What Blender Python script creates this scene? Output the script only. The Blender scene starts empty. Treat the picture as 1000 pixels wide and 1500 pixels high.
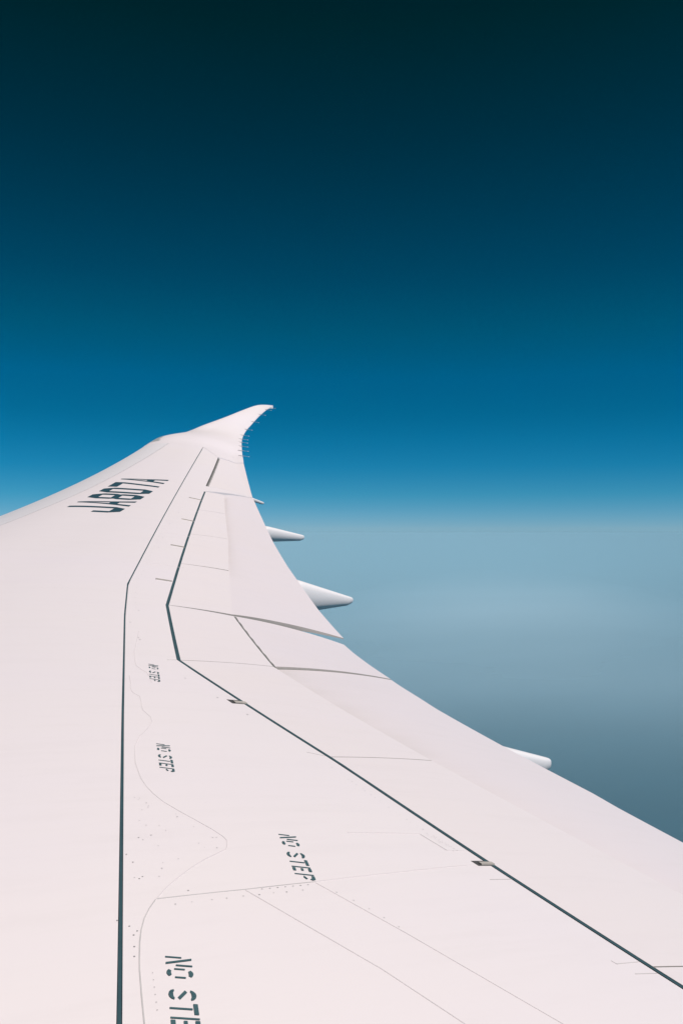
import bpy, math, random
from mathutils import Vector
S = bpy.context.scene
C = S.collection
R = math.radians
random.seed(4)

# ------------------------------------------------------------------ camera
# World frame: +Y outboard along the right wing, +X aft, +Z up, metres.
# The origin is the passenger's eye at the cabin window.
PSI = 34.7165
cam = bpy.data.cameras.new('camera')
cam_o = bpy.data.objects.new('camera', cam)
C.objects.link(cam_o)
cam_o.location = (0, 0, 0)
cam_o.rotation_euler = (R(90), 0, R(-PSI))
cam.sensor_fit = 'AUTO'
cam.sensor_width = 36
cam.lens = 36 * 1300 / 1500
cam.shift_y = 0.02
cam.clip_start = 0.05
cam.clip_end = 400000
S.camera = cam_o

# ------------------------------------------------------------------ sky, sun, exposure
SUN_EL, SUN_AZ = 59.0, 155.0        # azimuth measured from +Y (outboard) towards +X (aft)
w = bpy.data.worlds.new('World'); S.world = w; w.use_nodes = True
nt = w.node_tree; nt.nodes.clear()
N = nt.nodes.new; L = nt.links.new
tc = N('ShaderNodeTexCoord')
sky = N('ShaderNodeTexSky'); sky.sky_type = 'NISHITA'; sky.sun_disc = False
sky.sun_elevation = R(SUN_EL); sky.sun_rotation = R(SUN_AZ)
sky.altitude = 9000; sky.air_density = 1.0; sky.dust_density = 0.6; sky.ozone_density = 2.0
sep = N('ShaderNodeSeparateXYZ'); L(tc.outputs['Generated'], sep.inputs[0])
mx = N('ShaderNodeMath'); mx.operation = 'MAXIMUM'; mx.inputs[1].default_value = 0.004
L(sep.outputs['Z'], mx.inputs[0])
cmb = N('ShaderNodeCombineXYZ'); L(sep.outputs['X'], cmb.inputs[0]); L(sep.outputs['Y'], cmb.inputs[1]); L(mx.outputs[0], cmb.inputs[2])
L(cmb.outputs[0], sky.inputs[0])
# density of the high-altitude sky: the film's deep blue-green response by elevation only
ramp = N('ShaderNodeValToRGB'); ramp.color_ramp.interpolation = 'LINEAR'
SKY_RAMP = [(0.0008, (0.5288, 0.6442, 0.6444)), (0.019, (0.3833, 0.6777, 0.6771)), (0.0418, (0.1865, 0.6953, 0.6956)), (0.0735, (0.0583, 0.6878, 0.731)), (0.1021, (0.0218, 0.6813, 0.7394)), (0.1318, (0.0053, 0.6592, 0.7207)), (0.17, (0.0, 0.6804, 0.7623)), (0.2202, (0.0, 0.651, 0.6476)), (0.2754, (0.0, 0.5329, 0.5443)), (0.3087, (0.0, 0.4867, 0.4917)), (0.4016, (0.0, 0.3598, 0.3226)), (0.4987, (0.0, 0.2648, 0.1755)), (0.5085, (0.0, 0.2509, 0.1696)), (0.6, (0.0, 0.2007, 0.1357)), (1.0, (0.0, 0.1756, 0.1187))]
el = ramp.color_ramp.elements
while len(el) > 1: el.remove(el[-1])
el[0].position = SKY_RAMP[0][0]; el[0].color = (*SKY_RAMP[0][1], 1)
for p_, c_ in SKY_RAMP[1:]:
    e = el.new(p_); e.color = (*c_, 1)
L(mx.outputs[0], ramp.inputs[0])
mul = N('ShaderNodeMix'); mul.data_type = 'RGBA'; mul.blend_type = 'MULTIPLY'; mul.inputs[0].default_value = 1
L(sky.outputs[0], mul.inputs[6]); L(ramp.outputs[0], mul.inputs[7])
bg = N('ShaderNodeBackground'); bg.inputs[1].default_value = 0.10
L(mul.outputs[2], bg.inputs[0])
wo = N('ShaderNodeOutputWorld'); L(bg.outputs[0], wo.inputs[0])

sl = bpy.data.lights.new('sun', 'SUN'); sl.energy = 4.52; sl.angle = R(0.53); sl.color = (1.0, 0.955, 0.93)
so = bpy.data.objects.new('sun', sl); C.objects.link(so)
d = Vector((math.sin(R(SUN_AZ)) * math.cos(R(SUN_EL)), math.cos(R(SUN_AZ)) * math.cos(R(SUN_EL)), math.sin(R(SUN_EL))))
so.rotation_euler = d.to_track_quat('Z', 'Y').to_euler()
S.view_settings.view_transform = 'Standard'; S.view_settings.look = 'None'
S.view_settings.exposure = 0.0; S.view_settings.gamma = 1.0
S.view_settings.use_curve_mapping = False
S.cycles.volume_bounces = 4

# ------------------------------------------------------------------ materials
def mat(name, col, rough=0.5, metal=0.0, coat=0.0, mottle=0.0, mscale=1.0, bump=0.0, bscale=60, tint=None, fine=0.0, shade_band=False):
    m = bpy.data.materials.new(name); m.use_nodes = True
    t = m.node_tree; b = t.nodes['Principled BSDF']
    b.inputs['Base Color'].default_value = (*col, 1)
    b.inputs['Roughness'].default_value = rough
    b.inputs['Metallic'].default_value = metal
    b.inputs['Coat Weight'].default_value = coat
    if mottle:
        tcn = t.nodes.new('ShaderNodeTexCoord')
        n1 = t.nodes.new('ShaderNodeTexNoise'); n1.inputs['Scale'].default_value = mscale; n1.inputs['Detail'].default_value = 6
        n1.inputs['Roughness'].default_value = 0.6
        mp = t.nodes.new('ShaderNodeMapping'); mp.inputs['Scale'].default_value = (0.35, 1.0, 1.0)   # airflow streaks run aft
        t.links.new(tcn.outputs['Object'], mp.inputs[0]); t.links.new(mp.outputs[0], n1.inputs[0])
        r = t.nodes.new('ShaderNodeMapRange'); r.inputs[1].default_value = 0.3; r.inputs[2].default_value = 0.75
        t.links.new(n1.outputs[0], r.inputs[0])
        mxn = t.nodes.new('ShaderNodeMix'); mxn.data_type = 'RGBA'
        tint_ = tint or (col[0] * (1 - mottle), col[1] * (1 - mottle), col[2] * (1 - mottle))
        mxn.inputs[6].default_value = (*col, 1); mxn.inputs[7].default_value = (*tint_, 1)
        t.links.new(r.outputs[0], mxn.inputs[0]); last = mxn.outputs[2]
        if fine:      # thin airflow streaks and specks
            n3 = t.nodes.new('ShaderNodeTexNoise'); n3.inputs['Scale'].default_value = 9; n3.inputs['Detail'].default_value = 8; n3.inputs['Roughness'].default_value = 0.7
            mp3 = t.nodes.new('ShaderNodeMapping'); mp3.inputs['Scale'].default_value = (0.12, 1.0, 0.3)
            t.links.new(tcn.outputs['Object'], mp3.inputs[0]); t.links.new(mp3.outputs[0], n3.inputs[0])
            r3 = t.nodes.new('ShaderNodeMapRange'); r3.inputs[1].default_value = 0.5; r3.inputs[2].default_value = 0.8; r3.inputs[4].default_value = fine * 3
            t.links.new(n3.outputs[0], r3.inputs[0])
            m3 = t.nodes.new('ShaderNodeMix'); m3.data_type = 'RGBA'; m3.inputs[7].default_value = (0.55, 0.50, 0.49, 1)
            t.links.new(r3.outputs[0], m3.inputs[0]); t.links.new(last, m3.inputs[6]); last = m3.outputs[2]
        if shade_band:     # shade behind the spoiler edge painted into the colour, stored per vertex
            at_ = t.nodes.new('ShaderNodeAttribute'); at_.attribute_name = 'step_shade'
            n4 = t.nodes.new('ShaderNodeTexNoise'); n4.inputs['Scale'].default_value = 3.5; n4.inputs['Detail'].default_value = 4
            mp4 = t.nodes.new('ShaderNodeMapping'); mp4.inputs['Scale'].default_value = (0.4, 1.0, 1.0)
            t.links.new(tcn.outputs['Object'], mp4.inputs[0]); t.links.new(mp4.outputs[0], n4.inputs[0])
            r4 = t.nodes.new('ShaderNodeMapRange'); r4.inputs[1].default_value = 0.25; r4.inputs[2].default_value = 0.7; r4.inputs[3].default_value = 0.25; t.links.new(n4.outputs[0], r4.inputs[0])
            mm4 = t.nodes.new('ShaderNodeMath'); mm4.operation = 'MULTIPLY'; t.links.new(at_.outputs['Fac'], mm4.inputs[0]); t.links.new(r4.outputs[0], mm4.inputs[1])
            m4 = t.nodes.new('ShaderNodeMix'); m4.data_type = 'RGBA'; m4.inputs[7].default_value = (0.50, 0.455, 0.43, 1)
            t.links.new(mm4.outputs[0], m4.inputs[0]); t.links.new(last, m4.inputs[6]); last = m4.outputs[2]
        t.links.new(last, b.inputs['Base Color'])
        r2 = t.nodes.new('ShaderNodeMapRange'); r2.inputs[3].default_value = rough * 0.85; r2.inputs[4].default_value = rough * 1.2
        t.links.new(n1.outputs[0], r2.inputs[0]); t.links.new(r2.outputs[0], b.inputs['Roughness'])
    if bump:
        tcn = t.nodes.new('ShaderNodeTexCoord')
        n2 = t.nodes.new('ShaderNodeTexNoise'); n2.inputs['Scale'].default_value = bscale; n2.inputs['Detail'].default_value = 3
        bp = t.nodes.new('ShaderNodeBump'); bp.inputs['Strength'].default_value = bump; bp.inputs['Distance'].default_value = 0.01
        t.links.new(tcn.outputs['Object'], n2.inputs[0]); t.links.new(n2.outputs[0], bp.inputs['Height']); t.links.new(bp.outputs[0], b.inputs['Normal'])
    return m
FLAPW = mat('white_flap_paint', (0.700, 0.628, 0.640), 0.45, mottle=0.05, mscale=0.7, bump=0.04, bscale=1.6, tint=(0.665, 0.605, 0.635), fine=0.06, shade_band=True)
WHITE = mat('white_wing_paint', (0.745, 0.680, 0.684), 0.40, mottle=0.045, mscale=0.55, bump=0.04, bscale=1.6, tint=(0.712, 0.650, 0.680), fine=0.05)
SPOIL = mat('white_spoiler_paint', (0.720, 0.650, 0.650), 0.45, mottle=0.05, mscale=0.8, bump=0.04, bscale=1.8, tint=(0.690, 0.628, 0.650), fine=0.06)
SLAT = mat('slat_grey_paint', (0.735, 0.70, 0.72), 0.35, mottle=0.06, mscale=2.0, bump=0.02, bscale=3)
LE_GREY = mat('grey_leading_edge', (0.50, 0.52, 0.52), 0.4, metal=0.3, mottle=0.1, mscale=5)
FAIR = mat('fairing_paint', (0.74, 0.71, 0.72), 0.4, mottle=0.05, mscale=3)
EDGE = mat('panel_edge_paint', (0.40, 0.365, 0.34), 0.6, mottle=0.15, mscale=9)
SEAL = mat('dark_rubber_seal', (0.030, 0.075, 0.090), 0.6, mottle=0.3, mscale=9)
JOINT = mat('sealant_joint', (0.53, 0.50, 0.50), 0.7, mottle=0.3, mscale=6)
JOINT_F = mat('faint_sealant_joint', (0.65, 0.597, 0.607), 0.7, mottle=0.12, mscale=6)
JOINT_D = mat('open_joint', (0.17, 0.17, 0.16), 0.7, mottle=0.4, mscale=8)
INK = mat('marking_paint', (0.040, 0.090, 0.105), 0.5, mottle=0.35, mscale=30, tint=(0.06, 0.12, 0.13))
INK2 = mat('registration_paint', (0.018, 0.062, 0.088), 0.5, mottle=0.25, mscale=6)
HARD = mat('fastener_metal', (0.47, 0.45, 0.45), 0.5, metal=0.4, mottle=0.3, mscale=40)
DARK = mat('dark_cavity', (0.05, 0.05, 0.05), 0.8)
BEIGE = mat('weathered_fitting', (0.45, 0.41, 0.37), 0.5, mottle=0.3, mscale=20)

# ------------------------------------------------------------------ wing surface
L0, TL, UK, VK, T1, T2 = -6.942622, 0.716917, 7.655788, 5.567050, 0.046351, 0.424153
Z0, S1, KK, INC, K3 = -1.795580, 0.064520, 0.004606, 0.017212, 2.61828e-05
def le(u): return L0 + TL * u
def te(u):
    x = u - UK
    sp = x + math.log1p(math.exp(-x)) if x > 0 else math.log1p(math.exp(x))
    return VK + x * T1 + (T2 - T1) * sp
def airf(x):
    x = min(max(x, 0), 1)
    return 0.045 * (1 - (1 - min(x / .35, 1)) ** 2.5) - 0.099 * max(x - .42, 0) ** 2 / .58 ** 2
def surf(u, v):
    a = le(u); c = te(u) - a; x = (v - a) / c
    return Z0 + S1 * u + KK * u * u + K3 * u ** 3 + c * airf(x) - INC * (v - (a + .4 * c))
def P(u, v, dz=0.0): return Vector((v, u, surf(u, v) + dz))
def nrm(u, v, h=0.02):
    a = P(u, v + h) - P(u, v - h); b = P(u + h, v) - P(u - h, v)
    n = a.cross(b); n.normalize()
    return n if n.z > 0 else -n
def lerp(a, b, t): return tuple(a[i] + (b[i] - a[i]) * t for i in range(len(a)))
def poly(pts, s):
    """point at fraction s of a polyline (by length)"""
    ls = [math.dist(pts[i], pts[i + 1]) for i in range(len(pts) - 1)]
    t = s * sum(ls)
    for i, l in enumerate(ls):
        if t <= l or i == len(ls) - 1:
            return lerp(pts[i], pts[i + 1], min(max(t / l, 0), 1) if l else 0)
        t -= l
def at_u(pts, u):
    """v of a polyline at spanwise station u (extrapolates)"""
    q = sorted(pts)
    for i in range(len(q) - 1):
        if u <= q[i + 1][0] or i == len(q) - 2:
            t = (u - q[i][0]) / (q[i + 1][0] - q[i][0])
            return q[i][1] + t * (q[i + 1][1] - q[i][1])

# ------------------------------------------------------------------ object helpers
def link(name, verts, faces, mats, parent=None, smooth=True, fm=None):
    me = bpy.data.meshes.new(name)
    me.from_pydata([tuple(v) for v in verts], [], faces)
    for m in (mats if isinstance(mats, (list, tuple)) else [mats]): me.materials.append(m)
    if fm: me.polygons.foreach_set('material_index', fm)
    me.update()
    o = bpy.data.objects.new(name, me); C.objects.link(o)
    if parent is not None: o.parent = parent
    if smooth:
        me.polygons.foreach_set('use_smooth', [True] * len(me.polygons))
        me.set_sharp_from_angle(angle=R(35))
    return o

def slab(name, front, back, parent, m, nu=None, nv=16, inset=(0.003, 0.003, 0.003, 0.003), off=None, thick=None, edge=None, pos=None, step_shade=None):
    """solid panel between a front and a back polyline in (u,v); inset = (front, back, first end, last end) gaps in metres.
    off(s,t) lowers the surface, thick(s,t) is the depth below it."""
    off = off or (lambda s, t: 0.0); thick = thick or (lambda s, t: 0.02)
    lf = math.dist(front[0], front[-1]); lb = math.dist(back[0], back[-1])
    nu = nu or max(6, int(max(lf, lb) / 0.12))
    top, bot = [], []
    for i in range(nu + 1):
        s = i / nu
        sm = (lf + lb) / 2
        s2 = inset[2] / sm + s * (1 - (inset[2] + inset[3]) / sm)
        f = poly(front, s2); b = poly(back, s2); ch = math.dist(f, b)
        for j in range(nv + 1):
            t = j / nv
            t2 = inset[0] / ch + t * (1 - (inset[0] + inset[1]) / ch)
            u, v = lerp(f, b, t2)
            z = (pos or surf)(u, v) + off(s2, t2)
            top.append((v, u, z)); bot.append((v, u, z - thick(s2, t2)))
    n = len(top); W = nv + 1
    faces, fm = [], []
    for i in range(nu):
        for j in range(nv):
            a = i * W + j
            faces.append((a, a + W, a + W + 1, a + 1)[::-1]); fm.append(0)
            faces.append((a + n, a + 1 + n, a + W + 1 + n, a + W + n)[::-1]); fm.append(0)
    for i in range(nu):
        a = i * W; faces.append((a, a + W, a + W + n, a + n)); fm.append(1)
        a = i * W + nv; faces.append((a, a + n, a + W + n, a + W)); fm.append(1)
    for j in range(nv):
        a = j; faces.append((a, a + n, a + n + 1, a + 1)); fm.append(1)
        a = nu * W + j; faces.append((a, a + 1, a + 1 + n, a + n)); fm.append(1)
    o = link(name, top + bot, faces, [m, edge or m], parent, fm=fm)
    if step_shade:
        at_ = o.data.attributes.new('step_shade', 'FLOAT', 'POINT')
        g_ = [step_shade(i / nu, j / nv) for i in range(nu + 1) for j in range(nv + 1)]
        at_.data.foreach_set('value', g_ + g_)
    return o

def strip(name, pts, width, m, parent, dz=0.0025, th=0.003, step=0.1, taper=None, kind=None):
    """narrow bead following the wing surface along a polyline in (u,v)"""
    ls = sum(math.dist(pts[i], pts[i + 1]) for i in range(len(pts) - 1))
    n = max(2, int(ls / step))
    # keep the corners
    cum = [0]
    for i in range(len(pts) - 1): cum.append(cum[-1] + math.dist(pts[i], pts[i + 1]))
    ss = sorted(set([round(i / n, 5) for i in range(n + 1)] + [round(c / ls, 5) for c in cum]))
    q = [poly(pts, s) for s in ss]
    vs, fs = [], []
    for i, (u, v) in enumerate(q):
        a = q[max(i - 1, 0)]; b = q[min(i + 1, len(q) - 1)]
        du, dv = b[0] - a[0], b[1] - a[1]; l = math.hypot(du, dv) or 1
        k = width if not taper else width * taper(ss[i])
        pu, pv = -dv / l * k / 2, du / l * k / 2
        for sg in (1, -1):
            uu, vv = u + pu * sg, v + pv * sg
            zz = surf(uu, vv)
            vs.append((vv, uu, zz + dz)); vs.append((vv, uu, zz + dz - th))
    for i in range(len(q) - 1):
        a = i * 4; b = a + 4
        fs += [(a, b, b + 2, a + 2), (a, a + 1, b + 1, b), (a + 2, b + 2, b + 3, a + 3), (a + 1, a + 3, b + 3, b + 1)]
    fs += [(0, 2, 3, 1), tuple(len(vs) - 4 + k for k in (0, 1, 3, 2))]
    o = link(name, vs, fs, m, parent, smooth=False)
    if kind: o['kind'] = kind
    return o

# ------------------------------------------------------------------ sea and haze
H = 2500.0
def sea_mat():
    m = bpy.data.materials.new('hazy_sea_water'); m.use_nodes = True
    t = m.node_tree; b = t.nodes['Principled BSDF']
    b.inputs['Roughness'].default_value = 0.35
    b.inputs['Specular IOR Level'].default_value = 0.3
    g = t.nodes.new('ShaderNodeNewGeometry')
    mp = t.nodes.new('ShaderNodeMapping'); mp.inputs['Scale'].default_value = (1 / 1300, 1 / 700, 1 / 1000)
    n = t.nodes.new('ShaderNodeTexNoise'); n.inputs['Scale'].default_value = 1; n.inputs['Detail'].default_value = 7; n.inputs['Roughness'].default_value = 0.62
    t.links.new(g.outputs['Position'], mp.inputs[0]); t.links.new(mp.outputs[0], n.inputs[0])
    r = t.nodes.new('ShaderNodeValToRGB')
    e = r.color_ramp.elements
    e[0].position = 0.3; e[0].color = (*SEA_A, 1); e[1].position = 0.62; e[1].color = (*SEA_B, 1)
    x = e.new(0.74); x.color = (*SEA_C, 1)
    t.links.new(n.outputs[0], r.inputs[0]); t.links.new(r.outputs[0], b.inputs['Base Color'])
    return m
SHEET_LO, SHEET_HI = 0.14, 0.34
SEA_A, SEA_B, SEA_C = (0.001, 0.034, 0.060), (0.001, 0.042, 0.072), (0.004, 0.055, 0.088)
RS = 118000.0
vs = [(0, 0, -H)]; fs = []
rings = [800, 2500, 6000, 12000, 25000, 50000, 85000, RS]; ns = 96
for r_ in rings:
    for k in range(ns):
        a = 2 * math.pi * k / ns; vs.append((r_ * math.cos(a), r_ * math.sin(a), -H))
for k in range(ns): fs.append((0, 1 + k, 1 + (k + 1) % ns))
for i in range(len(rings) - 1):
    for k in range(ns):
        a = 1 + i * ns; fs.append((a + k, a + ns + k, a + ns + (k + 1) % ns, a + (k + 1) % ns))
sea = link('sea', vs, fs, sea_mat(), smooth=False); sea['kind'] = 'structure'

HZ_D, HZ_C, HZ_G = 4.5e-5, (0.52, 0.82, 0.95), -0.25
hb = 120000.0; zt = 7.0; zb = -H - 1.0
vs = [(x, y, z) for z in (zb, zt) for x, y in ((-hb, -hb), (hb, -hb), (hb, hb), (-hb, hb))]
fs = [(0, 3, 2, 1), (4, 5, 6, 7), (0, 1, 5, 4), (1, 2, 6, 5), (2, 3, 7, 6), (3, 0, 4, 7)]
hm = bpy.data.materials.new('pale_haze'); hm.use_nodes = True
ht = hm.node_tree; ht.nodes.clear()
pv = ht.nodes.new('ShaderNodeVolumePrincipled'); pv.inputs['Color'].default_value = (*HZ_C, 1)
pv.inputs['Density'].default_value = HZ_D; pv.inputs['Anisotropy'].default_value = HZ_G
hou = ht.nodes.new('ShaderNodeOutputMaterial'); ht.links.new(pv.outputs[0], hou.inputs['Volume'])
haze = link('haze', vs, fs, hm, smooth=False); haze['kind'] = 'stuff'

# added cloud sheet over far sea; its pale colour stands in for thicker haze
cm = bpy.data.materials.new('haze_sheet_tint'); cm.use_nodes = True; ct = cm.node_tree; cb = ct.nodes['Principled BSDF']
cb.inputs['Base Color'].default_value = (0.52, 0.74, 0.90, 1); cb.inputs['Roughness'].default_value = 1; cb.inputs['Specular IOR Level'].default_value = 0
g = ct.nodes.new('ShaderNodeNewGeometry'); mp = ct.nodes.new('ShaderNodeMapping'); mp.inputs['Scale'].default_value = (1 / 14000, 1 / 9000, 0)
n = ct.nodes.new('ShaderNodeTexNoise'); n.inputs['Scale'].default_value = 1; n.inputs['Detail'].default_value = 6; n.inputs['Roughness'].default_value = 0.55
ct.links.new(g.outputs['Position'], mp.inputs[0]); ct.links.new(mp.outputs[0], n.inputs[0])
ln = ct.nodes.new('ShaderNodeVectorMath'); ln.operation = 'LENGTH'; ct.links.new(g.outputs['Position'], ln.inputs[0])
mr = ct.nodes.new('ShaderNodeMapRange'); mr.interpolation_type = 'SMOOTHSTEP'
mr.inputs[1].default_value = 8200; mr.inputs[2].default_value = 17000; ct.links.new(ln.outputs['Value'], mr.inputs[0])
m2 = ct.nodes.new('ShaderNodeMapRange'); m2.inputs[1].default_value = 0.25; m2.inputs[2].default_value = 0.75
m2.inputs[3].default_value = SHEET_LO; m2.inputs[4].default_value = SHEET_HI; ct.links.new(n.outputs[0], m2.inputs[0])
mm = ct.nodes.new('ShaderNodeMath'); mm.operation = 'MULTIPLY'; ct.links.new(mr.outputs[0], mm.inputs[0]); ct.links.new(m2.outputs[0], mm.inputs[1])
# paler patch added to the sheet, painting a glow into the far haze
mb = ct.nodes.new('ShaderNodeMapping'); mb.vector_type = 'TEXTURE'
az = R(45.6); mb.inputs['Location'].default_value = (36000 * math.sin(az), 36000 * math.cos(az), -2465)
mb.inputs['Rotation'].default_value = (0, 0, -az); mb.inputs['Scale'].default_value = (6000, 22000, 20000)
ct.links.new(g.outputs['Position'], mb.inputs[0])
lb_ = ct.nodes.new('ShaderNodeVectorMath'); lb_.operation = 'LENGTH'; ct.links.new(mb.outputs[0], lb_.inputs[0])
rb = ct.nodes.new('ShaderNodeMapRange'); rb.interpolation_type = 'SMOOTHERSTEP'
rb.inputs[1].default_value = 0.0; rb.inputs[2].default_value = 1.5; rb.inputs[3].default_value = 0.34; rb.inputs[4].default_value = 0.0
ct.links.new(lb_.outputs['Value'], rb.inputs[0])
ad = ct.nodes.new('ShaderNodeMath'); ad.operation = 'ADD'; ad.use_clamp = True
ct.links.new(mm.outputs[0], ad.inputs[0]); ct.links.new(rb.outputs[0], ad.inputs[1])
cmx = ct.nodes.new('ShaderNodeMix'); cmx.data_type = 'RGBA'; cmx.inputs[6].default_value = (0.52, 0.74, 0.90, 1); cmx.inputs[7].default_value = (0.85, 0.82, 0.82, 1)
ct.links.new(rb.outputs[0], cmx.inputs[0]); ct.links.new(cmx.outputs[2], cb.inputs['Base Color'])
ct.links.new(ad.outputs[0], cb.inputs['Alpha'])
vs, fs = [], []
cr = [7800, 10000, 13000, 18000, 28000, 50000, 90000]
for r_ in cr:
    for k in range(ns):
        a = 2 * math.pi * k / ns; vs.append((r_ * math.cos(a), r_ * math.sin(a), -2465 - 8 * math.sin(3 * a)))
for i in range(len(cr) - 1):
    for k in range(ns):
        a = i * ns; fs.append((a + k, a + ns + k, a + ns + (k + 1) % ns, a + (k + 1) % ns))
cl = link('haze_sheet', vs, fs, cm); cl['kind'] = 'stuff'

# ------------------------------------------------------------------ the wing
root = bpy.data.objects.new('airliner_wing', None); C.objects.link(root)
root.location = (0, 0, 0)
root['label'] = 'white swept airliner wing with raked upturned tip, dark seals and painted markings'
root['category'] = 'airplane wing'

UI = 0.25                                            # innermost station, at the fuselage side
SPAR = [(UI, 0.07), (2.201, .831), (4.963, 1.894), (7.894, 3.032), (9.274, 3.596)] + [(u_, 0.003844 * u_ * u_ + 0.430108 * u_ - 0.72249) for u_ in (10, 11, 12, 13, 14, 15, 16, 17, 18, 19, 20, 21, 22.4)]
SLATL = [(UI, -5.85), (13.10, 3.189), (14.49, 4.165), (16.55, 5.643), (19.762, 7.893), (22.60, 9.93)]
HG_O = [(8.474, 3.708)] + [(u_, 0.003326 * u_ * u_ + 0.450101 * u_ - 0.344984) for u_ in (9.3, 10.2, 11.2, 12.3, 13.5, 14.7, 15.9)] + [(17.187, 8.376), (17.83, 8.722), (21.791, 11.024)]
HG_M = [(6.421, 2.905), (8.474, 3.705)]
HG_I = [(UI, 2.79), (1.915, 2.813), (2.92, 2.851), (4.216, 2.921), (6.421, 2.905)]
HG = HG_I + HG_M[1:] + HG_O[1:]
TIP_LE = [(22.6, 9.26), (23.4, 9.86), (24, 10.389), (24.9, 11.489), (25.5, 12.421), (26.2, 13.503), (26.9, 14.516), (27.5, 15.384), (27.95, 16.002), (28.35, 16.578)]
TIP_LEZ = [None, None, 2.79, 3.054, 3.407, 3.799, 4.183, 4.488, 4.616, 4.685]
TIP_TE = [(22.60, 12.218), (22.9, 12.36), (23.3, 12.562), (24.2, 13.035), (25.1, 13.569), (25.7, 14.02), (26.15, 14.447), (26.7, 15.017), (27.4, 15.687), (27.9, 16.144), (28.3, 16.549)]
TIP_TEZ = [None, None, 2.428, 2.774, 3.076, 3.359, 3.612, 3.965, 4.307, 4.498, 4.576]

# skin of the wing box, between slats and rear spar
SKIN = slab('wing_skin', [(u, at_u(SLATL, u)) for u in [UI + (22.596 - UI) * i / 60 for i in range(61)]],
     [(u, at_u(SPAR, u)) for u in [UI + (22.596 - UI) * i / 60 for i in range(61)]], root, WHITE, nu=220, nv=44,
     inset=(0.004, 0.008, 0, 0), thick=lambda s, t: 0.03, edge=DARK)
# skin strip between rear spar and the control surfaces
fr = [(u, at_u(SPAR, u)) for u in [UI + (22.596 - UI) * i / 80 for i in range(81)]]
bk = [(u, at_u(HG, u)) for u in [UI + (21.791 - UI) * i / 80 for i in range(81)]]
def hg_inset(s, t): return 0.0
TEP = slab('trailing_edge_panel', fr, bk, root, WHITE, nu=230, nv=26, inset=(0.008, 0.016, 0, 0), thick=lambda s, t: 0.03, edge=DARK)

# ---- spoilers
def edge_t(s, t): return 0.028 - 0.014 * t
so_f = [17.187, 15.179, 12.922, 10.744, 8.474]
so_b = [(17.379, 8.924), (15.402, 7.938), (13.173, 6.84), (10.881, 5.66), (8.496, 4.46)]
for i in range(4):
    f = [(so_f[i + 1], at_u(HG_O, so_f[i + 1])), (so_f[i], at_u(HG_O, so_f[i]))]
    f = [lerp(f[0], f[1], k / 6) for k in range(7)]
    f = [(u, at_u(HG_O, u)) for u, v in f]
    b = [so_b[i + 1], so_b[i]]
    slab('spoiler', f, b, root, SPOIL, nv=10, inset=(0.016, 0, 0.006, 0.006), thick=edge_t, edge=EDGE,
         off=(lambda s, t: 0.004 * t) if i < 3 else (lambda s, t: -0.002 * t))
slab('spoiler', HG_M, [(6.571, 3.843), (8.41, 4.432)], root, SPOIL, nv=10, inset=(0.016, 0, 0.006, 0.006), thick=edge_t, edge=EDGE, off=lambda s, t: 0.004 * t)
SB = [(UI, 4.0), (1.97, 3.93), (4.47, 3.82), (5.488, 3.81), (6.571, 3.843)]
for a, b in (((4.341, 4.47), (6.421, 6.571)), ((2.055, 1.97), (4.341, 4.47)), ((UI, UI), (2.055, 1.97))):
    f = [(a[0] + (b[0] - a[0]) * k / 6,) for k in range(7)]; f = [(u[0], at_u(HG_I, u[0])) for u in f]
    g = [(a[1] + (b[1] - a[1]) * k / 6,) for k in range(7)]; g = [(u[0], at_u(SB, u[0])) for u in g]
    slab('spoiler', f, g, root, SPOIL, nv=12, inset=(0.016, 0, 0.004, 0.004), thick=edge_t, edge=EDGE, off=lambda s, t: 0.004 * t)

# ---- flaps (their noses run under the spoilers)
def fl_off(depth, dist):
    return lambda s, t: -depth * math.exp(-max(t - 0.06, 0) / dist)
def fl_th(s, t): return 0.16 * (1 - t) ** 1.2 + 0.014
def aft(pt, q, k): return lerp(pt, q, k)
# outboard flap
OB_IN = [(8.49, 4.30), (8.805, 6.131)]; OB_OUT = [(17.36, 8.86), (18.24, 10.10)]
te_o = [(8.805, 6.131), (10.073, 6.60), (11.681, 7.265), (12.548, 7.61), (14.204, 8.316), (16.109, 9.174), (18.24, 10.115)]
ob_f = [OB_IN[0], (10.88, 5.52), (13.173, 6.72), (15.4, 7.83), OB_OUT[0]]
def ob_off(s, t):
    k = min(max((s - 0.22) / 0.1, 0), 1)      # the step behind the spoilers fades out inboard
    return -(0.006 + 0.034 * k * min(1, (1 - s) / 0.03)) * math.exp(-max(t - 0.10, 0) / 0.09) * (1 if t < .98 else 1)
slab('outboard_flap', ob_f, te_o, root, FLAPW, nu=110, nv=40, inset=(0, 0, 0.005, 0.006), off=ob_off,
     step_shade=lambda s, t: 0.75 * math.exp(-max(t - 0.07, 0) / 0.06) * min(max((s - 0.2) / 0.15, 0), 1),  # painted shade, strongest at the spoiler step and fading aft
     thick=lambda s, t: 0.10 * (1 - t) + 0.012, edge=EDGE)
# flaperon, drooped a little below its neighbour
fp_f = [(6.56, 3.74), (8.46, 4.34)]
fp_b = [(7.34, 5.715), (7.90, 5.85), (8.40, 5.99), (8.80, 6.13)]
slab('flaperon', fp_f, fp_b, root, FLAPW, nu=26, nv=26, inset=(0, 0, 0.006, 0.02),
     off=lambda s, t: -0.006 - 0.066 * s * t ** 1.3 - 0.004 * t * (1 - s), thick=lambda s, t: 0.10 * (1 - t) + 0.016, edge=EDGE)
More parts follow.
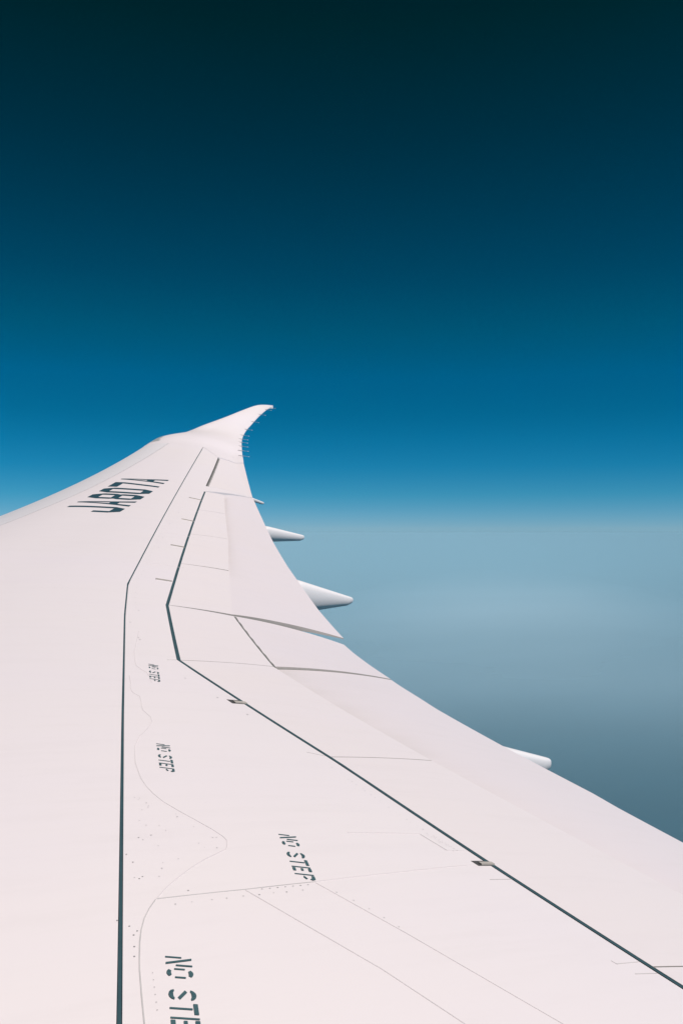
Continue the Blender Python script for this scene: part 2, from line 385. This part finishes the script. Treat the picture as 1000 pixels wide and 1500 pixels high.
# inboard flap
def ib_off(s, t):
    k = min(max((1 - s) / 0.10, 0), 1); k = k * k * (3 - 2 * k)
    return -(0.055 * k * math.exp(-max(t - 0.06, 0) / 0.20) + (1 - k) * (0.016 * (1 - t) + 0.014))
ib_f = [(UI, 3.90), (1.97, 3.83), (4.47, 3.72), (5.488, 3.71), (6.56, 3.74)]
ib_b = [(UI, 5.16), (2.0, 5.26), (3.622, 5.335), (4.49, 5.455), (5.503, 5.505), (6.40, 5.53), (7.04, 5.65), (7.33, 5.712)]
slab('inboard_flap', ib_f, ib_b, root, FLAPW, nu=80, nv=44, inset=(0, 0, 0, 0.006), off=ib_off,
     step_shade=lambda s, t: 0.80 * math.exp(-max(t - 0.06, 0) / (0.05 + 0.07 * s)) * (0.25 + 0.75 * min(max((s - 0.45) / 0.3, 0), 1)),  # painted shade behind the inboard spoilers, wider outboard
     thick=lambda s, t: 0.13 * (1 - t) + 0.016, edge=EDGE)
# aileron and the fixed piece between it and the flap
slab('aileron', [(17.83, 8.722), (21.791, 11.028)], [(18.36, 10.17), (22.023, 11.925)], root, SPOIL, nu=40, nv=14,
     inset=(0.045, 0, 0.012, 0.012), off=lambda s, t: -0.012, thick=lambda s, t: 0.09 * (1 - t) + 0.014, edge=EDGE)
slab('fixed_trailing_edge', [(17.187, 8.378), (17.83, 8.720)], [(18.25, 10.115), (18.36, 10.165)], root, WHITE, nu=8, nv=16,
     inset=(0.0, 0, 0.03, 0.004), thick=lambda s, t: 0.09 * (1 - t) + 0.014)

slab('fixed_trailing_edge', [(21.80, 11.030), (22.596, 10.972)], [(22.03, 11.927), (22.596, 12.215)], root, WHITE, nu=8, nv=16,
     inset=(0.0, 0, 0.004, 0.0), thick=lambda s, t: 0.09 * (1 - t) + 0.014)

# ---- raked tip, lofted from its own leading and trailing curves
def tip():
    LEp = [(v, u, z if z is not None else surf(u, v)) for (u, v), z in zip(TIP_LE, TIP_LEZ)]
    TEp = [(v, u, z if z is not None else surf(u, v)) for (u, v), z in zip(TIP_TE, TIP_TEZ)]
    def smooth(pts, n):
        out = []
        m = len(pts)
        for i in range(m - 1):
            p0 = pts[max(i - 1, 0)]; p1 = pts[i]; p2 = pts[i + 1]; p3 = pts[min(i + 2, m - 1)]
            for k in range(n):
                t = k / n
                out.append(tuple(0.5 * (2 * p1[a] + (p2[a] - p0[a]) * t + (2 * p0[a] - 5 * p1[a] + 4 * p2[a] - p3[a]) * t * t + (3 * p1[a] - p0[a] - 3 * p2[a] + p3[a]) * t ** 3) for a in range(3)))
        out.append(pts[-1]); return out
    A, B = smooth(LEp, 12), smooth(TEp, 12)
    def res(Q, s):
        ls = [math.dist(Q[i], Q[i + 1]) for i in range(len(Q) - 1)]; t = s * sum(ls)
        for i, l in enumerate(ls):
            if t <= l or i == len(ls) - 1: return lerp(Q[i], Q[i + 1], min(t / l, 1))
            t -= l
    nu, nv = 90, 26
    rows = []
    for i in range(nu + 1):
        s = i / nu; a = Vector(res(A, s)); b = Vector(res(B, s)); c = (b - a).length
        row = []
        h = c * 0.07 + 0.012
        for j in range(nv + 1):
            t = j / nv; t = t * t * (3 - 2 * t) * 0.35 + t * 0.65
            p = a.lerp(b, t)
            p.z += c * (airf(t) - (1 - t) * airf(0) - t * airf(1))
            g = surf(p.y, p.x); k = min(max((s - 0.0) / 0.16, 0), 1); k = k * k * (3 - 2 * k)
            p.z = g * (1 - k) + p.z * k
            row.append(p)
        up = list(row)
        # rounded nose then the underside
        noseN = 6
        d0 = (a - b).normalized()
        nose = []
        for q in range(1, noseN + 1):
            th = math.pi * q / (noseN + 1)
            nose.append(row[0] + Vector((d0.x, d0.y, 0)) * (0.35 * h * math.sin(th)) + Vector((0, 0, -h * 0.5 * (1 - math.cos(th)))))
        low = [Vector((p.x, p.y, p.z - (h * (1 - (j / nv)) ** 0.8 + 0.035 * (1 if j else 0) * 0.4))) for j, p in enumerate(row)]
        rows.append(up[::-1] + nose + low)
    W = len(rows[0]); vs = [v for r in rows for v in r]; fs = []; fm = []
    for i in range(nu):
        for j in range(W):
            j2 = (j + 1) % W
            fs.append((i * W + j, (i + 1) * W + j, (i + 1) * W + j2, i * W + j2))
            s = (i + .5) / nu
            tt = 1 - (j + .5) / nv
            fm.append(1 if (nv <= j < nv + noseN + 3 and s < 0.30) or (0 <= tt and 0.05 < s < 0.26 and tt < 0.15 * (1 - s / 0.26)) else 0)  # grey on the nose and a wedge tapering along the upper leading edge
    fs.append(tuple(range(W))); fs.append(tuple(nu * W + j for j in range(W))[::-1]); fm += [0, 0]
    o = link('raked_wing_tip', vs, fs, [WHITE, LE_GREY], root, fm=fm)
    return o, B, res
tip_o, tipB, tres = tip()

# ---- leading edge slats, with rounded nose and inner closing web
cuts = [UI, 4.4, 8.9, 13.2, 17.75, 20.4, 22.6]
for a, b in zip(cuts[:-1], cuts[1:]):
    vs, fs = [], []
    n = max(10, int((b - a) / 0.15)); ring = None
    for i in range(n + 1):
        u = a + 0.004 + (b - a - 0.008) * i / n
        v1 = at_u(SLATL, u); v0 = le(u); ch = v1 - v0; sec = []
        for k in range(13):
            t = 1 - k / 12; v = v0 + (ch - 0.004) * t ** 1.4
            sec.append(P(u, v))
        h = (te(u) - le(u)) * 0.035 + 0.03
        for k in range(1, 8):
            th = math.pi * k / 8
            sec.append(Vector((v0 - 0.16 * h * math.sin(th), u, surf(u, v0) - h * .5 * (1 - math.cos(th)))))
        for k in range(1, 5):
            sec.append(Vector((v0 + ch * 0.8 * k / 4, u, surf(u, v0) - h - 0.02 * k)))
        ring = len(sec); vs += sec
    for i in range(n):
        for j in range(ring):
            j2 = (j + 1) % ring
            fs.append((i * ring + j, i * ring + j2, (i + 1) * ring + j2, (i + 1) * ring + j))
    fs.append(tuple(range(ring))[::-1]); fs.append(tuple(n * ring + j for j in range(ring)))
    link('leading_edge_slat', vs, fs, SLAT, root)

# ---- underside of the wing box (closed against the sea)
vs, fs = [], []; nu, nv = 110, 20
for i in range(nu + 1):
    u = UI + (22.7 - UI) * i / nu; c = te(u) - le(u)
    for j in range(nv + 1):
        x = 0.03 + 0.70 * j / nv
        th = c * (0.045 + 0.075 * math.sin(math.pi * min(x / .8, 1))) * (1 - 0.35 * u / 23) * (1 if x < .5 else 1 - .9 * (x - .5) / .3 * .5)
        v = le(u) + x * c
        vs.append((v, u, surf(u, v) - th))
for i in range(nu):
    for j in range(nv):
        a = i * (nv + 1) + j; fs.append((a, a + 1, a + nv + 2, a + nv + 1))
link('lower_wing_skin', vs, fs, WHITE, root)
# dark cavity web below the spoiler gap
vs, fs = [], []
for i in range(61):
    u = UI + (21.7 - UI) * i / 60; v = at_u(HG, u)
    for dv in (-0.10, 0.10): vs.append((v + dv, u, surf(u, v + dv) - 0.034))
for i in range(60):
    a = i * 2; fs.append((a, a + 1, a + 3, a + 2))
link('spoiler_cavity', vs, fs, DARK, root, smooth=False)

# ---- rubber seals in the gaps
strip('rubber_seal', SPAR[:], 0.0160, SEAL, root, dz=0.0005, th=0.012, taper=lambda s: 0.62 + 0.5 * s)
strip('rubber_seal', HG_I, 0.024, SEAL, root, dz=0.001, th=0.016, taper=lambda s: 0.72 + 0.38 * s)
strip('rubber_seal', HG_M, 0.031, SEAL, root, dz=0.001, th=0.016)
strip('rubber_seal', HG_O[:9], 0.031, SEAL, root, dz=0.001, th=0.016)
strip('rubber_seal', HG_O[8:10], 0.030, WHITE, root, dz=0.0, th=0.012)
strip('rubber_seal', [(6.585, 3.862), (8.41, 4.447)], 0.030, JOINT_D, root, dz=0.001, th=0.012, taper=lambda s: 0.8 + .3 * math.sin(40 * s))
strip('rubber_seal', [(17.90, 8.79), (19.5, 9.72), (21.70, 11.0)], 0.045, JOINT_D, root, dz=-0.012, th=0.012)

# ---- sealant joints on the skin
def joint(pts, wd, m): return strip('panel_joint', pts, wd, m, TEP, dz=0.0012, th=0.002, step=0.05)
CURVE = [(4.615, 1.858), (4.45, 1.765), (4.319, 1.713), (4.19, 1.665), (4.073, 1.633), (3.975, 1.608), (3.875, 1.593), (3.78, 1.588), (3.679, 1.594), (3.56, 1.62), (3.452, 1.649), (3.36, 1.672), (3.28, 1.684), (3.245, 1.680), (3.22, 1.668), (3.19, 1.652), (3.165, 1.634), (3.13, 1.575), (3.09, 1.505), (3.03, 1.42), (2.967, 1.342), (2.90, 1.265), (2.824, 1.193)]
CURVE2 = [(2.824, 1.193), (2.77, 1.148), (2.713, 1.108), (2.645, 1.070), (2.575, 1.037), (2.50, 1.006), (2.43, 0.978), (2.298, 0.931), (2.179, 0.89), (1.6, 0.70), (UI, 0.30)]
joint(CURVE, 0.0042, JOINT_F); joint(CURVE2, 0.0042, JOINT)
joint([(2.828, 1.197), (2.825, 1.538), (2.835, 1.838)], 0.0048, JOINT)
joint([(2.836, 1.842), (2.87, 2.262), (2.92, 2.726)], 0.0055, JOINT_F)
joint([(2.82, 1.535), (2.504, 1.623), (2.228, 1.701), (1.9, 1.76), (UI, 2.05)], 0.005, JOINT_F)
joint([(2.829, 1.84), (2.401, 1.952), (2.127, 2.015), (1.827, 2.085), (UI, 2.35)], 0.004, JOINT_F)
joint([(3.272, 2.30), (3.255, 2.706)], 0.005, JOINT_F)
joint([(3.251, 2.706), (3.072, 2.715)], 0.004, JOINT)
joint([(3.072, 2.718), (3.065, 2.83)], 0.005, JOINT_F)
joint([(7.3, 2.93), (6.58, 2.605), (6.30, 2.50), (6.176, 2.46), (6.07, 2.458), (5.999, 2.467), (5.86, 2.44), (5.735, 2.393)], 0.006, JOINT_F)
joint([(5.90, 2.30), (5.716, 2.238), (5.60, 2.19), (5.518, 2.166), (5.45, 2.162), (5.397, 2.173), (5.28, 2.135), (5.174, 2.096), (5.10, 2.075), (5.035, 2.07), (4.968, 2.068), (4.88, 2.04), (4.811, 2.003), (4.73, 1.945), (4.686, 1.915), (4.615, 1.858)], 0.006, JOINT_F)
joint([(4.401, 2.80), (4.352, 2.90)], 0.006, JOINT)
joint([(2.776, 2.70), (2.776, 2.83)], 0.004, JOINT)
joint([(2.092, 2.67), (2.092, 2.80)], 0.004, JOINT); joint([(2.022, 2.684), (2.012, 2.798)], 0.004, JOINT)
joint([(2.092, 2.67), (2.115, 2.668)], 0.003, JOINT)
joint([(6.40, 2.80), (6.42, 2.885)], 0.012, JOINT)
for (u, v), ln in zip(((16.16, 7.78), (14.0, 6.60), (11.83, 5.42), (9.63, 4.25)), (0.24, .2, .18, .17)):
    strip('hinge_arm', [(u + 0.02, v - ln), (u, v + 0.02)], 0.016, BEIGE, root, dz=0.014, th=0.016)
    strip('hinge_slot', [(u + 0.05, v - ln * .9), (u + .05, v)], 0.02, JOINT_D, root, dz=0.0015, th=0.003)
for u, v in ((15.0, 7.30), (12.7, 6.05), (10.5, 4.85)):
    joint([(u + .02, v - 0.5), (u, v - 0.03)], 0.012, JOINT_F)
joint([(17.80, 8.72), (18.33, 10.14)], 0.014, JOINT_F)
# slots beside the inboard spoiler actuators
def fitting(u, v, l, wd):
    strip('actuator_slot', [(u, v - l), (u, v)], wd, DARK, root, dz=0.0012, th=0.003, step=0.03)
    strip('actuator_arm', [(u - wd * .18, v - l * .72), (u - wd * .18, v + 0.02)], wd * 0.42, BEIGE, root, dz=0.008, th=0.010, step=0.03)
fitting(2.935, 2.845, 0.085, 0.05)
fitting(5.38, 2.905, 0.10, 0.085)

# ---- fasteners and small smoke marks: countless, one mesh
fv, ff = [], []
def dot(u, v, r=0.0035, el=1.0):
    b = len(fv); n = 8; r *= 0.75
    for k in range(n):
        a = 2 * math.pi * k / n
        uu, vv = u + r * math.cos(a), v + r * el * math.sin(a)
        fv.append((vv, uu, surf(uu, vv) + 0.0016))
    ff.append(tuple(range(b, b + n)))
for k in range(9): dot(2.775 + 0.012 * random.random() * .3, 1.25 + k * 0.062 + random.uniform(-.008, .008), random.choice((.0026, .0034, .0042)))
for k in range(7): dot(2.815, 1.60 + k * 0.033, 0.0034, 1.3)
for k in range(5): dot(2.74 - .07 * k, 1.885 + k * 0.018 + random.uniform(-.01, .01), 0.003)
for u, v in ((2.675, 1.043), (2.619, 1.035), (2.553, 1.011), (2.72, 1.02), (2.64, 1.055), (3.12, 1.23), (3.19, 1.232), (2.50, .99), (2.86, 1.33)): dot(u, v, 0.0042)
for i in range(30):      # patch of flush fasteners in the rounded access panel
    u = random.uniform(2.95, 3.75); sv = at_u(SPAR, u); cv = at_u(CURVE, u)
    dot(u, sv + .04 + random.random() * (cv - sv - .07), random.uniform(.0018, .0032), 1.6)
for k in range(6): dot(2.40 - 0.035 * k, 1.005 - .012 * k, 0.0022)
for k in range(26):
    u = 4.2 - k * 0.045 + random.uniform(-.01, .01); dot(u, at_u(HG_I, u) - 0.10 - random.uniform(0, .015), random.uniform(.002, .004))
for k in range(9): dot(3.24 - 0.021 * k, 2.745 + 0.004 * k, 0.0026); dot(3.235 - 0.021 * k, 2.775, 0.0026)
for k in range(34):
    u = 8.2 + 0.23 * k; dot(u, at_u(SPAR, u) + 0.10 + random.uniform(-.01, .01), 0.0055)
for u, v in ((7.0, 2.82), (7.06, 2.83), (8.1, 3.25), (7.6, 2.97), (11.6, 4.95), (12.3, 5.31), (13.5, 5.95), (14.6, 6.6), (5.9, 2.72), (5.45, 2.75), (5.1, 2.79)): dot(u, v, 0.007, 1.6)
fo = link('fasteners', fv, ff, HARD, root, smooth=False); fo['kind'] = 'stuff'

# ---- lettering
def glyph_mesh(name, quads_uv, m, dz=0.002, parent=None):
    vs, fs = [], []
    for qi, q in enumerate(quads_uv):
        la = max(math.dist(q[0], q[1]), math.dist(q[3], q[2])); lb = max(math.dist(q[1], q[2]), math.dist(q[0], q[3]))
        na, nb = max(1, int(la / 0.06)), max(1, int(lb / 0.06)); b = len(vs)
        z_ = dz + 0.00025 * (qi % 4)
        for i in range(na + 1):
            for j in range(nb + 1):
                p = lerp(lerp(q[0], q[1], i / na), lerp(q[3], q[2], i / na), j / nb)
                vs.append((p[1], p[0], surf(*p) + z_))
        for i in range(na):
            for j in range(nb):
                a = b + i * (nb + 1) + j; fs.append((a, a + 1, a + nb + 2, a + nb + 1))
    return link(name, vs, fs, m, parent, smooth=False)
# registration JA807A: letters stand with their tops towards the leading edge
bt = 0.19; st = 0.24; y1, y2 = 0.14, 0.86
def bar(x0, y0, x1, y1_): return [(x0, y0), (x1, y0), (x1, y1_), (x0, y1_)]
def arc_cap(yb, yo, ci=0.22):       # octagonal end bar between inner height yb and outer height yo
    return [[(0, yb), (1, yb), (1 - ci, yo), (ci, yo)]]
REG = {
 'J': [bar(1 - st, bt, 1, 1), bar(0, bt, st, 0.46)] + arc_cap(bt, 0),
 'A': [[(0, 0), (st, 0), (0.36, .27), (0.16, .27)], [(1 - st, 0), (1, 0), (0.84, .27), (.64, .27)],
       [(0.16, .27), (.84, .27), (.76, .43), (.24, .43)],
       [(.24, .43), (.41, .43), (.5, .88), (.43, 1.0)], [(.59, .43), (.76, .43), (.57, 1.0), (.5, .88)],
       [(.43, 1.0), (.5, .88), (.535, .94), (.57, 1.0)]],
 '8': arc_cap(bt, 0) + arc_cap(1 - bt, 1) + [bar(0, bt, st + .02, .43), bar(1 - st - .02, bt, 1, .43), bar(0, .57, st + .02, 1 - bt), bar(1 - st - .02, .57, 1, 1 - bt),
       [(0, .43), (1, .43), (.92, .5), (.08, .5)], [(.08, .5), (.92, .5), (1, .57), (0, .57)]],
 '0': arc_cap(bt, 0) + arc_cap(1 - bt, 1) + [bar(0, bt, st + .02, 1 - bt), bar(1 - st - .02, bt, 1, 1 - bt)],
 '7': [bar(0, 1 - bt, 1, 1), [(1 - st, 1 - bt), (1, 1 - bt), (.62, 0), (.40, 0)]],
}
for i, chx in enumerate('JA807A'):
    qs = []
    for q in REG[chx]:
        qs.append([])
        for a, b in q:
            s = i * 0.648 + a * 0.53
            qs[-1].append((14.02 + s + b * 0.10, 5.27 + .677 * s - 0.95 * b))
    o = glyph_mesh('registration_letter', qs, INK2, dz=0.003, parent=SKIN)
    o['label'] = 'dark painted character %s of the wing registration' % chx
# stencilled NO STEP: tops of the letters point aft
def arcq(cx, cy, rx, ry, t, a0, a1, n=6):
    out = []
    for k in range(n):
        A0 = R(a0 + (a1 - a0) * k / n); A1 = R(a0 + (a1 - a0) * (k + 1) / n)
        o_ = lambda A, rr: (cx + (rx - rr) * math.cos(A), cy + (ry - rr * 1.0) * math.sin(A))
        out.append([o_(A0, 0), o_(A1, 0), o_(A1, t), o_(A0, t)])
    return out
sw = 0.17
NS = {
 'N': (0.00, [bar(0, 0, .15, .62), [(0.10, 1.0), (.30, 1.0), (.86, 0.0), (.66, 0.0)], bar(.85, .38, 1.0, 1.0)]),
 'O': (0.21, arcq(.5, .78, .42, .22, .17, 35, 145) + arcq(.5, .22, .42, .22, .17, 215, 325) + [bar(0, .30, .15, .70), bar(.85, .30, 1, .70)]),
 'S': (0.57, arcq(.5, .78, .48, .22, .17, 5, 175) + arcq(.5, .22, .48, .22, .17, 185, 355) + [[(.05, .60), (.25, .68), (.95, .40), (.75, .32)]]),
 'T': (0.785, [bar(.42, 0, .58, .80), bar(0.02, .84, .98, 1.0)]),
 'E': (1.00, [bar(0, 0, .15, 1), bar(.26, .0, .78, .16), bar(.30, .44, .70, .57), bar(.26, .84, .78, 1.0)]),
 'P': (1.21, [bar(0, 0, .15, 1), [(.26, .84), (.60, .84), (.80, 1.0), (.26, 1.0)], [(.60, .84), (.82, .70), (.98, .82), (.80, 1.0)], [(.30, .44), (.55, .40), (.86, .50), (.78, .60)]]),
}
def no_step(o, e, t, lab):
    """o: baseline start, e: baseline below E, t: top above the start (all u,v)"""
    for k, (x0, quads) in NS.items():
        qs = []
        for q in quads:
            qs.append([])
            for a, b in q:
                x = x0 + a * sw
                qs[-1].append((o[0] + (e[0] - o[0]) * x + (t[0] - o[0]) * b, o[1] + (e[1] - o[1]) * x + (t[1] - o[1]) * b))
        ob = glyph_mesh('stencil_letter', qs, INK, dz=0.002, parent=TEP); ob['label'] = 'letter %s of the %s' % (k, lab)
no_step((2.475, 1.076), (2.185, .965), (2.442, 1.145), 'dark stencilled NO STEP nearest the window, running out of frame')
no_step((3.279, 1.944), (2.979, 1.826), (3.251, 2.013), 'dark stencilled NO STEP just above the long rib joint')
no_step((4.484, 1.898), (4.187, 1.787), (4.453, 1.963), 'dark stencilled NO STEP in the middle of the rear panel')
no_step((6.241, 2.580), (5.911, 2.451), (6.211, 2.645), 'small far NO STEP stencil beside the kink in the hinge seal')

# ---- flap track fairings: canoe bodies hung under the flaps, tails behind the trailing edge
def fairing(ut, vt, zt_, vf, hw, depth, tipr, name='flap_track_fairing', rise=0.0, du=0.0):
    vs, fs = [], []; n, m = 30, 20
    vte = te(ut); zte = surf(ut, vte)
    for i in range(n + 1):
        t = i / n; v = vf + (vt - vf) * t; u = ut + du * (1 - t)
        # top line follows the flap underside, then runs down to the tail
        fat = min(1.0, (t / 0.35)) ** 0.6
        if v < vte: ztop = surf(u, v) - 0.26 + (0.20 + rise) * min(max((v - vf) / (vte - vf), 0), 1) ** 4
        else: ztop = (zte - 0.06 + rise) + (zt_ + tipr - (zte - 0.06 + rise)) * (v - vte) / (vt - vte)
        k = max(0.0, (t - 0.35) / 0.65)
        w_ = (hw * (1 - k) + tipr * k) * fat + 0.01
        dp = (depth * (1 - k) ** 1.0 + 2 * tipr * k) * fat + 0.02
        if i == n: w_ *= .8; dp *= .8
        for j in range(m):
            a = 2 * math.pi * j / m
            ca, sa = math.cos(a), math.sin(a)
            e_ = 2 / 3.4
            x = math.copysign(abs(ca) ** e_, ca) * w_; y = math.copysign(abs(sa) ** e_, sa) * dp / 2
            if sa < 0: x *= 1 - 0.25 * (-sa)
            vs.append((v, u + x, ztop - dp / 2 + y))
    for i in range(n):
        for j in range(m):
            j2 = (j + 1) % m; fs.append((i * m + j, (i + 1) * m + j, (i + 1) * m + j2, i * m + j2))
    # rounded tail cap
    c = Vector((0, 0, 0))
    for j in range(m): c += Vector(vs[n * m + j])
    c /= m; b = len(vs)
    for q, (sc, ex) in enumerate(((.8, .35), (.45, .7))):
        for j in range(m):
            p = c + (Vector(vs[n * m + j]) - c) * sc; p.x += tipr * ex; vs.append(tuple(p))
    vs.append((c.x + tipr * .8, c.y, c.z)); last = len(vs) - 1
    for j in range(m):
        j2 = (j + 1) % m
        fs.append((n * m + j, b + j, b + j2, n * m + j2)); fs.append((b + j, b + m + j, b + m + j2, b + j2)); fs.append((b + m + j, last, b + m + j2))
    fs.append(tuple(range(m)))
    return link(name, vs, fs, FAIR, root)
fairing(15.8, 9.95, -0.105, 7.6, 0.26, 0.45, 0.05, rise=0.02)
fairing(11.95, 8.46, -1.12, 6.0, 0.28, 0.72, 0.055, rise=0.01)
fairing(5.7, 6.26, -2.15, 3.4, 0.22, 0.50, 0.06, rise=0.02)
fairing(18.42, 10.50, 0.70, 9.0, 0.06, 0.12, 0.022, rise=0.03)

# ---- static discharge wicks on the tip trailing edge
for s in (0.03, 0.10, 0.17, 0.24, 0.31, 0.40, 0.50, 0.62, 0.74, 0.86, 0.95):
    p = Vector(tres(tipB, s))
    vs, fs = [], []
    prof = [(-0.14, 0.009), (-0.06, 0.010), (0.02, 0.008), (0.10, 0.004), (0.20, 0.004), (0.205, 0.009), (0.235, 0.009)]
    for x, r_ in prof:
        for k in range(6):
            a = math.pi * k / 3
            vs.append((p.x + x, p.y + 0.12 * x + r_ * math.cos(a), p.z + 0.018 - 0.06 * x + r_ * math.sin(a)))
    for i in range(len(prof) - 1):
        for k in range(6): fs.append((i * 6 + k, i * 6 + (k + 1) % 6, (i + 1) * 6 + (k + 1) % 6, (i + 1) * 6 + k))
    fs.append(tuple(range(6))); fs.append(tuple(range(36, 42)))
    link('static_wick', vs, fs, [HARD, WHITE], tip_o, fm=[0] * 24 + [1] * 12 + [0, 1])
